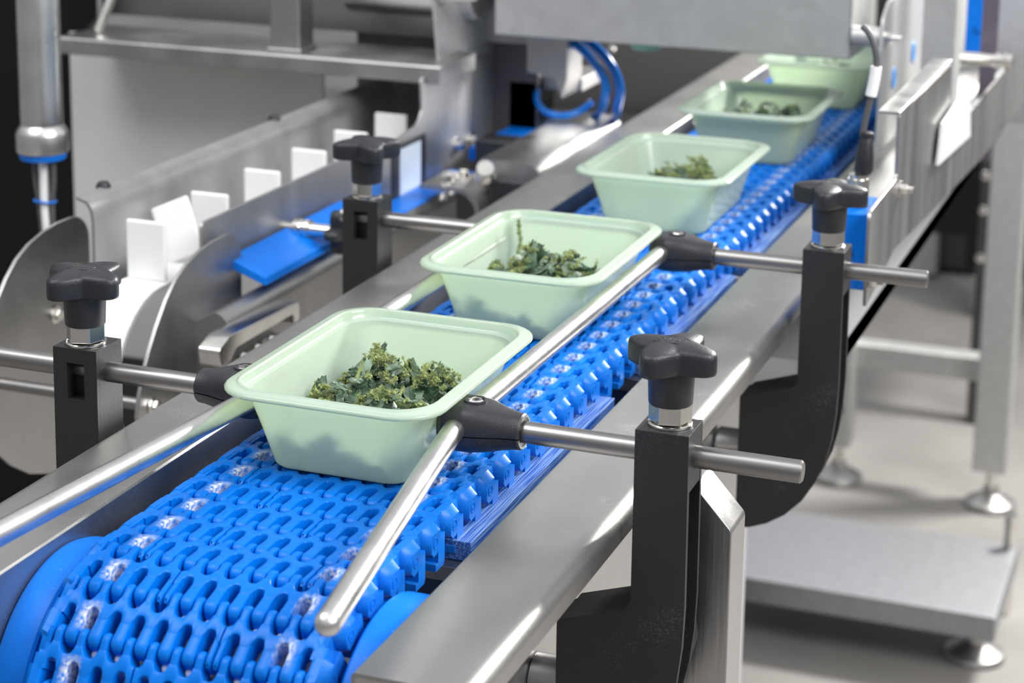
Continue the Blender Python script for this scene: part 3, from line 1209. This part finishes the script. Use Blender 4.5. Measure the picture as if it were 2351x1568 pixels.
for (x, y, z, lab) in ((200.3, 572, 50, 'bright bolt on the side plate, above the sensor block corner'), (200.3, 455, 6, 'bright bolt at the foot of the side plate, over the far rod'),
                       (124.2, 1290, 128, 'bright bolt high on the upright plate, at the top of the picture')):
    b = MB()
    b.bolt((x, y, z), (1, 0, 0), 4.4, 4.5)
    b.cyl((x + 3, y, z), (x + 10, y, z), 2.4, 12)
    tag(b.build('hexagon_bolt', CHROME), lab, 'bolt', 'bolts on the right plates')
b = MB()
b.prism([(731, 36), (745, 70), (903, 78), (927, 24)], 'x', 203, 206)
tag(b.build('white_cover', mat('pale_cover_plate', (.60, .60, .61), .5), bevel=.6), 'bright white cover plate on the side plate at the right', 'cover')
b = MB()
b.box(150, 182, 960, 1000, -40, 260)
tag(b.build('flat_upright', SHEET, bevel=2), 'pale steel upright rising behind the folded side plate', 'upright')
b = MB()
b.box(183, 199, 1140, 1152, -45, 240)
tag(b.build('dark_column', mat('violet_grey_steel', (.16, .14, .18), .4, .8)), 'violet-grey narrow column at the upper right', 'column')
b = MB()
b.cyl((168, 1100, 70), (214, 1100, 70), 7, 24)
b.bolt((214, 1100, 70), (1, 0, 0), 8, 6)
tag(b.build('tie_bar', CHROME), 'short tie bar with bolt head across the violet-grey column', 'tie bar')
b = MB()
b.box(152, 180, 1250, 1270, 52, 120)
b.cyl((168, 1249, 80), (168, 1246, 80), 5, 16)
tag(b.build('valve_block', BLUE, bevel=2), 'blue block with a small screw at the top right of the picture', 'block')
b = MB()
b.box(142, 240, 1590, 1600, -90, 140)
tag(b.build('mottled_panel', SHEET), 'mottled pale steel panel at the upper right edge', 'panel')

# blue sensor block with plug and cable
T = thing('sensor_block', (185, 480, 5), 'blue sensor block with two steel sockets behind the far right knob', 'sensor')
b = MB()
b.box(172, 196.5, 462, 520, -4, 54)
b.build('housing', BLUE, T, bevel=1.5)
for z in (24, 9):
    b = MB()
    b.lathe([(3.6, 0), (3.6, 1.2), (2.2, 1.2), (2.2, -1)], (182, 462, z), (0, -1, 0), 20)
    b.build('socket', CHROME, T)
T = thing('cable_plug', (183, 486, 54), 'black moulded cable plug with knurled steel ring standing on the blue block', 'cable plug')
b = MB()
N = 60
b.rings([[(183 + (7.6 + (.35 if i % 2 else 0)) * cos(2 * pi * i / N), 486 + (7.6 + (.35 if i % 2 else 0)) * sin(2 * pi * i / N), z) for i in range(N)] for z in (64, 75)])
b.lathe([(6.8, 75), (7.4, 76), (7.4, 78.5), (6, 79)], (183, 486, 0), (0, 0, 1), 32)
b.build('knurled_ring', CHROME, T, ang=20)
b = MB()
b.lathe([(8, 54.2), (8, 60), (6.5, 64)], (183, 486, 0), (0, 0, 1), 28)
b.build('plug_base', BLACKK, T)
b = MB()
b.lathe([(6.0, 79), (7.2, 82), (6.6, 92), (5.0, 104), (4.2, 106), (5, 107), (5, 110), (2.6, 111)], (183, 486, 0), (.04, 0, 1), 28)
b.build('plug_body', BLACKK, T)
b = MB()
cp = smooth_path([(184.2, 486, 108), (186.5, 486, 124), (190, 486, 142), (192, 486, 160), (190, 486, 174), (185, 487, 184), (180, 490, 188)], 6)
b.tube(cp, 2.4, 14)
b.build('cable', GREY, T)
b = MB()
b.tube([(189, 486, 138), (191, 486, 150), (192, 486, 160)], 4.2, 16)
b.build('cable_sleeve', WHITE, T)

# ------------------------------------------------------------------ grey hood over the belt
b = MB()
b.box(-267, 93, 900, 903, 93, 330)
b.box(90, 93, 900, 985, 93, 330)
b.box(-267, -264, 900, 985, 93, 330)
b.box(-267, 93, 982, 985, 93, 330)
b.box(-267, 93, 900, 1090, 327, 330)
hd = tag(b.build('weigher_hood', SHEET, bevel=2.5, seg=3), 'large matt grey box hood hanging over the belt at the top', 'hood')

# ------------------------------------------------------------------ left infeed: guard discs, flights, guide plates
disc = roundpoly([(243, -97), (246, -84), (253, -67), (262, -52), (273, -37), (288, -20), (303, -8), (320, 0), (340, 5), (360, 7.5), (390, 7.5), (405, -6), (405, -67), (404, -150), (396, -190), (370, -200), (341, -197), (310, -186), (285, -170), (266, -152), (251, -128)], [0, 0, 0, 0, 0, 0, 0, 0, 0, 0, 12, 12, 0, 0, 8, 0, 0, 0, 0, 0, 0], 5)
for (x, lab) in ((-290, 'rounded grey steel guard plate in front of the white flights'), (-430, 'rounded grey steel guard plate at the far left edge')):
    b = MB()
    b.prism(disc, 'x', x - 3, x)
    tag(b.build('guard_plate', STEEL_DARK, ang=25, bevel=.6), lab, 'guard plate', 'rounded guard plates of the infeed')
b = MB()
b.cyl((-427, 264, -95), (-293.5, 264, -95), 4.6, 24)
tag(b.build('tie_rod', STEEL_X), 'thin steel rod joining the two rounded guard plates', 'rod')
for x, y, z, lab in ((-289.8, 264, -95, 'hexagon bolt low on the nearer rounded guard plate'), (-429.8, 352, -66, 'hexagon bolt on the far left guard plate')):
    b = MB()
    b.bolt((x, y, z), (1, 0, 0), 5, 4.5)
    tag(b.build('hexagon_bolt', CHROME), lab, 'bolt', 'bolts on the guard plates')

IX = -345
T = thing('flight_chain', (IX, 600, -60), 'white plastic infeed chain curving round its nose between the guard plates', 'chain')
b = MB()
rs = []
path = [(1000, -28), (340, -28)] + [(340 + 68 * cos(a), -96 + 68 * sin(a)) for a in [radians(100 + 12 * i) for i in range(16)]]
th_ = 4
rs = []
for i, (y, z) in enumerate(path):
    p0 = V(*path[max(0, i - 1)])
    p1 = V(*path[min(len(path) - 1, i + 1)])
    d = (p1 - p0).normalized()
    n_ = V(d.y, -d.x)
    n_ = V(-n_.x, -n_.y) if n_.dot(V(y - 600, z + 300)) < 0 and i < 2 else n_
    q = V(y, z) - V(340, -96)
    if i >= 2:
        n_ = q.normalized()
    else:
        n_ = V(0, 1)
    rs.append([(IX - 19, y, z), (IX + 19, y, z), (IX + 19, y - n_.x * th_, z - n_.y * th_), (IX - 19, y - n_.x * th_, z - n_.y * th_)])
b.rings(rs)
b.build('chain_band', WHITE, T, ang=40)
fl = [(353, 90, 50), (454, 90, 46), (547, 90, 46), (638, 90, 48), (727, 90, 48), (821, 90, 48)]
b = MB()
b.box(IX - 17.5, IX + 17.5, -2.2, 2.2, 0, 48)
f0 = b.build('flight', WHITE, T, bevel=2.2, seg=3, origin=(IX, 0, 0))
first = True
for y, a, h in fl:
    o = f0 if first else f0.copy()
    if not first:
        COL.objects.link(o)
    first = False
    o.parent = T
    o.location = (V(IX, y, -28) - world_loc(T)) * K
    o.rotation_euler = (0, 0, 0)
o = f0.copy()
COL.objects.link(o)
o.parent = T
o.location = (V(IX + 3, 408, -24) - world_loc(T)) * K
o.rotation_euler = (radians(-14), radians(-24), radians(6))

# guide plates of the infeed
b = MB()
b.prism([(-383, -60), (-380, -60), (-380, 20), (-381.5, 29), (-386, 35), (-396, 38), (-396, 35.5), (-388, 33), (-384.5, 28), (-383, 20)], 'y', 335, 985)
tag(b.build('far_guide_plate', STEEL_BR, ang=40), 'rolled-edge steel guide plate behind the white flights', 'guide plate')
for (y, lab) in ((376, 'black button at the near end of the rolled guide plate'), (671, 'black button halfway along the rolled guide plate')):
    b = MB()
    b.lathe([(4.5, 0), (6, 2), (6, 6), (4, 9), (.5, 10)], (-397, y, 32), (0, 0, 1), 20)
    tag(b.build('black_button', BLACKK), lab, 'button', 'black buttons behind the rolled plate')
b = MB()
pl = roundpoly([(359, -30), (360, 21), (626, 20), (737, 15), (784, 20), (795, 31), (791, 64), (838, 63), (1123, 55), (1028, 25), (984, -24), (916, -58), (863, -64), (748, -58), (581, -50), (424, -32)], [2, 6, 0, 0, 10, 4, 8, 0, 0, 0, 0, 0, 0, 0, 0, 0], 5)
b.prism(pl, 'x', -302.5, -300)
tag(b.build('near_guide_plate', STEEL_BR, ang=30, bevel=.4), 'long stepped steel plate rising from the infeed towards the grey hood', 'guide plate')
b = MB()
q = [(838, 64), (838, 300), (1330, 300), (1135, 56)]
b.rings([[(-300.0 - (z - 60) * .10 - dx, y, z) for y, z in q] for dx in (0, 2.5)])
tag(b.build('chute_wall', SHEET, bevel=.5), 'leaning steel chute wall rising behind the left end of the grey hood', 'chute wall')
b = MB()
b.bolt((-306, 852, 134), (1, 0, .1), 5, 6)
b.cyl((-300, 852, 134), (-268, 852, 136), 3.2, 14)
tag(b.build('hexagon_bolt', CHROME), 'hexagon bolt at the top edge, left of the grey hood', 'bolt')

T = thing('cover_plate', (-298, 760, -30), 'pale sky-blue label plate on the stepped steel plate', 'label plate')
b = MB()
b.box(-300, -298.6, 720, 800, -64, 8)
b.build('backing', BLACKK, T)
b = MB()
b.box(-298.5, -297, 736, 784, -58, 4)
b.build('label_sheet', LABEL, T)
for (x, y, z, lab) in ((-299.8, 881, -20, 'front bolt of the pair on the stepped plate'), (-299.8, 918, -22, 'rear bolt of the pair on the stepped plate')):
    b = MB()
    b.bolt((x, y, z), (1, 0, 0), 5.5, 6)
    tag(b.build('hexagon_bolt', CHROME), lab, 'bolt', 'bolts on the stepped plate')

# blue slide bar, rounded frame tube and pin of the infeed
b = MB()
b.prism([(-296, -14), (-262, -27), (-261, -33), (-263, -34), (-296, -22)], 'y', 392, 600)
tag(b.build('slide_bar', BLUE, bevel=1.5), 'flat blue slide bar lying right of the nearer guard plate', 'slide bar')
b = MB()
b.box(-298, -268, 600, 860, -52, -40)
tag(b.build('slide_bar', BLUE, bevel=1.5), 'blue slide bar edge under the stepped plate', 'slide bar')
b = MB()
pf = [(-296, -130), (-296, -52)] + [(-262 - 12 + 12 * sin(a), -52 + 12 * cos(a)) for a in [radians(10 * i) for i in range(10)]] + [(-262, -130)]
b.prism(pf, 'y', 330, 790)
tag(b.build('infeed_rail', STEEL, ang=35), 'rounded steel frame tube under the infeed, bright upper edge', 'frame')
T = thing('locking_pin', (-275, 500, -15), 'turned steel pin with collar and small black star knob by the left clamp', 'locking pin')
b = MB()
b.lathe([(4.5, 0), (4.5, 10), (8, 10), (8.2, 16), (7.4, 17), (7.4, 19), (8.2, 20), (8, 24), (5.6, 24), (5.6, 44)], (-300, 500, -15), (1, 0, 0), 28)
b.build('pin', CHROME, T)
b = MB()
stl = []
for i in range(48):
    a = 2 * pi * i / 48
    r = 13 + 6 * cos(4 * a)
    stl.append((r * cos(a), r * sin(a)))
d = V(1, 0, 0)
u = d.cross(V(0, 0, 1)).normalized()
w = u.cross(d)
o_ = V(-300, 500, -15) + d * 44
b.rings([[tuple(o_ + d * h + (u * p[0] + w * p[1]) * s_) for p in stl] for h, s_ in ((0, .9), (2, 1), (10, 1), (12, .9))])
b.build('small_star_knob', BLACKK, T, ang=50)

# slotted hanger plate with links left of the nearest tray
T = thing('slotted_hanger', (-235, 350, -75), 'polished slotted bracket with bolts left of the nearest tray', 'bracket')
b = MB()
b.prism(roundpoly([(285, -66), (283, -52), (300, -46), (415, -50), (415, -66), (405, -66), (405, -58), (310, -58), (300, -66)], [3, 4, 4, 5, 4, 0, 3, 3, 3], 4), 'x', -262, -244)
b.build('slotted_plate', CHROME, T, bevel=.8)
for y in (322, 345, 368):
    b = MB()
    b.bolt((-246, y, -74), (.6, -.2, 1), 5, 6)
    b.build('bolt', CHROME, T)
b = MB()
b.box(-262, -238, 290, 410, -112, -76)
b.build('hanger_block', STEEL_DARK, T, bevel=3)

# L bracket
T = thing('bracket', (-242, 754, -60), 'polished angle bracket with two bolts behind the second tray', 'bracket')
b = MB()
b.prism(roundpoly([(-272, -24), (-227, -24), (-216, -30), (-212, -40), (-212, -90), (-215, -90), (-216, -40), (-227, -28), (-272, -28)], [0, 6, 4, 4, 0, 0, 4, 4, 0], 3), 'y', 722, 786)
b.build('angle', STEEL, T)
for (x, y) in ((-252, 740), (-244, 764)):
    b = MB()
    b.bolt((x, y, -24), (0, 0, 1), 5, 6)
    b.cyl((x, y, -40), (x, y, -28), 3, 10)
    b.build('bolt', CHROME, T)

# steel motor tube with its blue channel, black mount and hoses
T = thing('roller_motor', (-200, 860, -30), 'long square steel motor housing lying beside the left rail', 'motor')
b = MB()
b.prism(roundpoly([(-232, -12), (-228, -4), (-178, -4), (-168, -12), (-168, -60), (-232, -60)], [3, 3, 5, 5, 2, 2], 4), 'y', 765, 1020)
b.build('housing', STEEL_DARK, T, ang=30)
b = MB()
b.box(-214, -170, 748, 764, -66, -18)
b.build('end_mount', BLACKK, T, bevel=4)
b = MB()
b.lathe([(7, 0), (10, 3), (10, 9), (7, 12), (5, 20), (8, 20), (8, 24)], (-215, 744, -18), (.3, -.7, .6), 24)
b.build('gland', CHROME, T)
b = MB()
b.box(-282, -240, 870, 1060, -32, -18)
tag(b.build('blue_channel', BLUE, bevel=2), 'flat blue channel left of the long motor housing', 'channel')
b = MB()
b.box(-270, -228, 856, 890, -90, -6)
tag(b.build('black_mount', BLACKK, bevel=3), 'black mounting block at the foot of the stepped plate', 'block')
for (pp, r, lab) in (([(-232, 965, 92), (-206, 960, 82), (-182, 960, 64), (-168, 960, 42), (-170, 965, 22), (-180, 985, 6), (-196, 1010, -6)], 4.6, 'inner blue hose looping down from under the grey hood'),
                     ([(-225, 975, 92), (-190, 972, 80), (-166, 970, 60), (-156, 972, 36), (-160, 980, 14), (-168, 1000, 0), (-176, 1020, -10)], 4.6, 'outer blue hose looping down from under the grey hood'),
                     ([(-252, 990, 22), (-246, 975, 12), (-232, 965, 4), (-214, 965, 2), (-200, 975, 6), (-192, 990, 14)], 3.6, 'short blue hose bowing below the mitred tube')):
    b = MB()
    b.tube(smooth_path(pp, 8), r, 18)
    tag(b.build('air_hose', BLUEC), lab, 'hose', 'blue air hoses')
b = MB()
b.prism([(-247, 49), (-216, 45), (-209, 24), (-203, 45), (-203, 300), (-247, 300)], 'y', 942, 948)
b.prism([(-217, 45), (-209, 24), (-203, 45), (-203, 300), (-217, 300)], 'y', 948, 990)
tag(b.build('mitred_tube', STEEL, bevel=1), 'square steel tube with slanted pointed end hanging under the grey hood', 'tube')
b = MB()
b.box(-300, -206, 1000, 1075, 22, 36)
tag(b.build('cross_channel', STEEL_DARK, bevel=1), 'dull steel channel behind the mitred tube end', 'channel')
b = MB()
b.box(-283, -250, 985, 1040, -20, 32)
tag(b.build('dark_valve', DARKEN, bevel=2), 'black valve block under the steel channel', 'valve')
b = MB()
b.box(-470, -108, 1540, 1546, -190, 190)
tag(b.build('rear_plate', mat('back_steel', (.26, .25, .245), .5, 1)), 'dull dark steel back plate of the machine behind the blue hoses', 'back plate')
b = MB()
b.lathe([(6, 0), (6, 3), (4, 5)], (-345, 1540, -25), (0, -1, 0), 18)
tag(b.build('round_bolt', CHROME), 'small round bolt on the dark back plate right of the hoses', 'bolt')
b = MB()
b.lathe([(14, 0), (15, 2), (15, 7), (6, 9), (6, 242)], (-118, 935, 84), (0, 0, 1), 28)
tag(b.build('green_cap', mat('pale_green_cap', (.30, .62, .48), .3)), 'pale green round cap just under the edge of the grey hood', 'cap')

# ------------------------------------------------------------------ upper left: panel, beams, column
b = MB()
b.box(-765, -458, 900, 904, -420, 62)
tag(b.build('cabinet', PANEL), 'smooth pale grey cabinet panel at the upper left', 'panel')
b = MB()
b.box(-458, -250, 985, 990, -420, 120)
tag(b.build('dark_panel', mat('dark_steel_panel', (.12, .115, .12), .5, .8)), 'darker steel panel right of the pale panel', 'panel')  # panel in one even dark steel colour
b = MB()
b.prism([(800, 57), (800, 73), (802, 75), (893, 75), (893, 57)], 'x', -713, -284)
tag(b.build('cross_beam', STEEL_DARK, bevel=1.2), 'horizontal steel beam crossing above the pale panel', 'beam')
b = MB()
b.box(-474, -441, 812, 845, 75, 400)
b.box(-477, -438, 809, 848, 75, 79)
tag(b.build('square_post', STEEL, bevel=2.5), 'square steel post standing on the cross beam', 'post')
b = MB()
b.box(-760, -250, 960, 966, 75, 420)
tag(b.build('upper_panel', mat('upper_steel', (.34, .335, .33), .35, 1)), 'blurred steel panel above the cross beam', 'panel')
b = MB()
b.cyl((-436, 925, 133), (-292, 925, 133), 30, 40, 2)
tag(b.build('drum_roller', STEEL_DARK), 'dark horizontal steel drum at the top, left of the grey hood', 'drum')
b = MB()
b.cyl((-688, 835, 76), (-676, 860, 130), 5, 14, 1.5)
tag(b.build('steel_pin', CHROME), 'small bright slanted pin at the left end of the cross beam', 'pin')

T = thing('actuator_column', (-538, 500, 20), 'round polished steel column with a collar at the upper left', 'column')
b = MB()
b.lathe([(18.5, 52), (18.5, 400)], (-535.5, 500, 0), (0, 0, 1), 48)
b.build('tube', STEEL_Y, T)
b = MB()
b.lathe([(19, 28), (22.5, 29), (23, 31), (23, 45), (22, 48), (19, 52.5), (18.5, 53)], (-535.5, 500, 0), (0, 0, 1), 48)
b.build('collar', STEEL_Y, T)
b = MB()
b.lathe([(16, 21.5), (19.5, 22.5), (20.5, 25), (20.5, 29)], (-535.5, 500, 0), (0, 0, 1), 48)
b.build('seal_ring', BLUE, T)
for x, r, lab, mt in ((-536, 4.2, 'white hose dropping from the steel column', WHITE), (-545, 2.2, 'thin clear hose left of the white hose', GREY), (-526, 2.6, 'thin clear hose right of the white hose', GREY)):
    b = MB()
    s_ = (x + 536)
    b.tube(smooth_path([(x, 500, 30), (x + .5, 500, 5), (-535 + s_ * .7, 500, -20), (-533 + s_ * .6, 500, -60), (-532 + s_ * .8, 500, -160)], 6), r, 14)
    tag(b.build('drop_hose', mt), lab, 'hose', 'hoses under the steel column')
b = MB()
b.tube([(-535 + 10.5 * cos(a), 500 + 6 * sin(a), -16) for a in [2 * pi * i / 24 for i in range(25)]], 1.2, 8)
tag(b.build('hose_tie', BLUEC), 'thin blue tie ring round the hoses', 'tie')
b = MB()
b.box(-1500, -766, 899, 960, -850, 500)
tag(b.build('black_cabinet', DARKEN), 'black cabinet side at the far left edge', 'cabinet')  # evenly black enclosure side
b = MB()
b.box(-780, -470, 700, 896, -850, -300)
tag(b.build('dark_underframe', DARKEN), 'black underframe below the guard plates', 'frame')  # plain box in one near-black colour
b = MB()
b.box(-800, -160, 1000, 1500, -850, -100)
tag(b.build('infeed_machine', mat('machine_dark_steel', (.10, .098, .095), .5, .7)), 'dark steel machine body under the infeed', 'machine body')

# ------------------------------------------------------------------ lower right: legs, feet, platform


def foot(x, y, lab, h=70):
    T = thing('levelling_foot', (x, y, -850), lab, 'foot', 'round levelling feet on the floor')
    b = MB()
    b.lathe([(40, -849.8), (42, -846), (40, -840), (26, -832), (14, -826), (12, -815)], (x, y, 0), (0, 0, 1), 36)
    b.build('foot_plate', STEEL, T)
    b = MB()
    b.lathe([(9, -820), (9, -850 + h)], (x, y, 0), (0, 0, 1), 20)
    b.build('spindle', CHROME, T)
    return T


foot(-148, 2236, 'round levelling foot under the middle leg, behind the far clamp')
foot(108, 2212, 'round levelling foot under the right-hand leg')
foot(160, 1655, 'round levelling foot at the front right of the low platform')
T = thing('back_stand', (0, 2240, -850), 'pale steel stand with two square legs and a low cross tube', 'stand')
b = MB()
b.box(-178, -128, 2215, 2265, -786, 200)
b.build('leg', SHEET, T, bevel=3)
b = MB()
b.box(78, 132, 2190, 2244, -786, 260)
b.build('leg', SHEET, T, bevel=3)
b = MB()
b.box(-140, 84, 2240, 2280, -650, -610)
b.build('cross_tube', SHEET, T, bevel=3)
T = thing('low_platform', (30, 1690, -800), 'flat grey steel platform near the floor at the lower right', 'platform')
b = MB()
b.box(-260, 194, 1570, 1830, -786, -750)
b.build('deck', SHEETD, T, bevel=3)
b = MB()
b.cyl((182, 1812, -850), (182, 1812, -700), 9, 20)
b.build('threaded_rod', CHROME, T)
b = MB()
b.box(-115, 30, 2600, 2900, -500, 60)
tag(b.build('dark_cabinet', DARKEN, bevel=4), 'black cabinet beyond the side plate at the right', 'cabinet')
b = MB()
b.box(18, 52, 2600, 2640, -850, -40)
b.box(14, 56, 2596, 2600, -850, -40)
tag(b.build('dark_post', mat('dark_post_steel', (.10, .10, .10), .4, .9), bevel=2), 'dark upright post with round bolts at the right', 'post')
for (z, lab) in ((-383, 'highest round bolt on the dark post'), (-447, 'middle round bolt on the dark post'), (-535, 'lowest round bolt on the dark post')):
    b = MB()
    b.lathe([(9, 0), (8, 4), (3, 6)], (22, 2595.8, z), (0, -1, 0), 18)
    tag(b.build('round_bolt', CHROME), lab, 'bolt', 'round bolts on the dark post')
b = MB()
b.box(-500, 700, 3600, 4400, -840, 0)
tag(b.build('far_shade_block', mat('shade_block_dark', (.07, .07, .072), .5, .6), bevel=10), 'dark block added far back on the right to darken the distant floor', 'machine')  # added dark block: deepens the far background and shades the floor before it
b = MB()
b.box(-330, -190, 3540, 3590, -840, -640)
tag(b.build('far_box', PAINT, bevel=6), 'pale steel box at the foot of the far dark block', 'box')
T = thing('castor', (-44, 3300, -850), 'black castor wheel on the floor at the right', 'castor')
b = MB()
b.cyl((-62, 3300, -815), (-30, 3300, -815), 35, 32, 4)
b.build('wheel', BLACKK, T)
b = MB()
b.box(-70, -64, 3270, 3330, -830, -760)
b.box(-28, -22, 3270, 3330, -830, -760)
b.box(-72, -20, 3265, 3335, -762, -752)
b.build('fork', CHROME, T, bevel=2)
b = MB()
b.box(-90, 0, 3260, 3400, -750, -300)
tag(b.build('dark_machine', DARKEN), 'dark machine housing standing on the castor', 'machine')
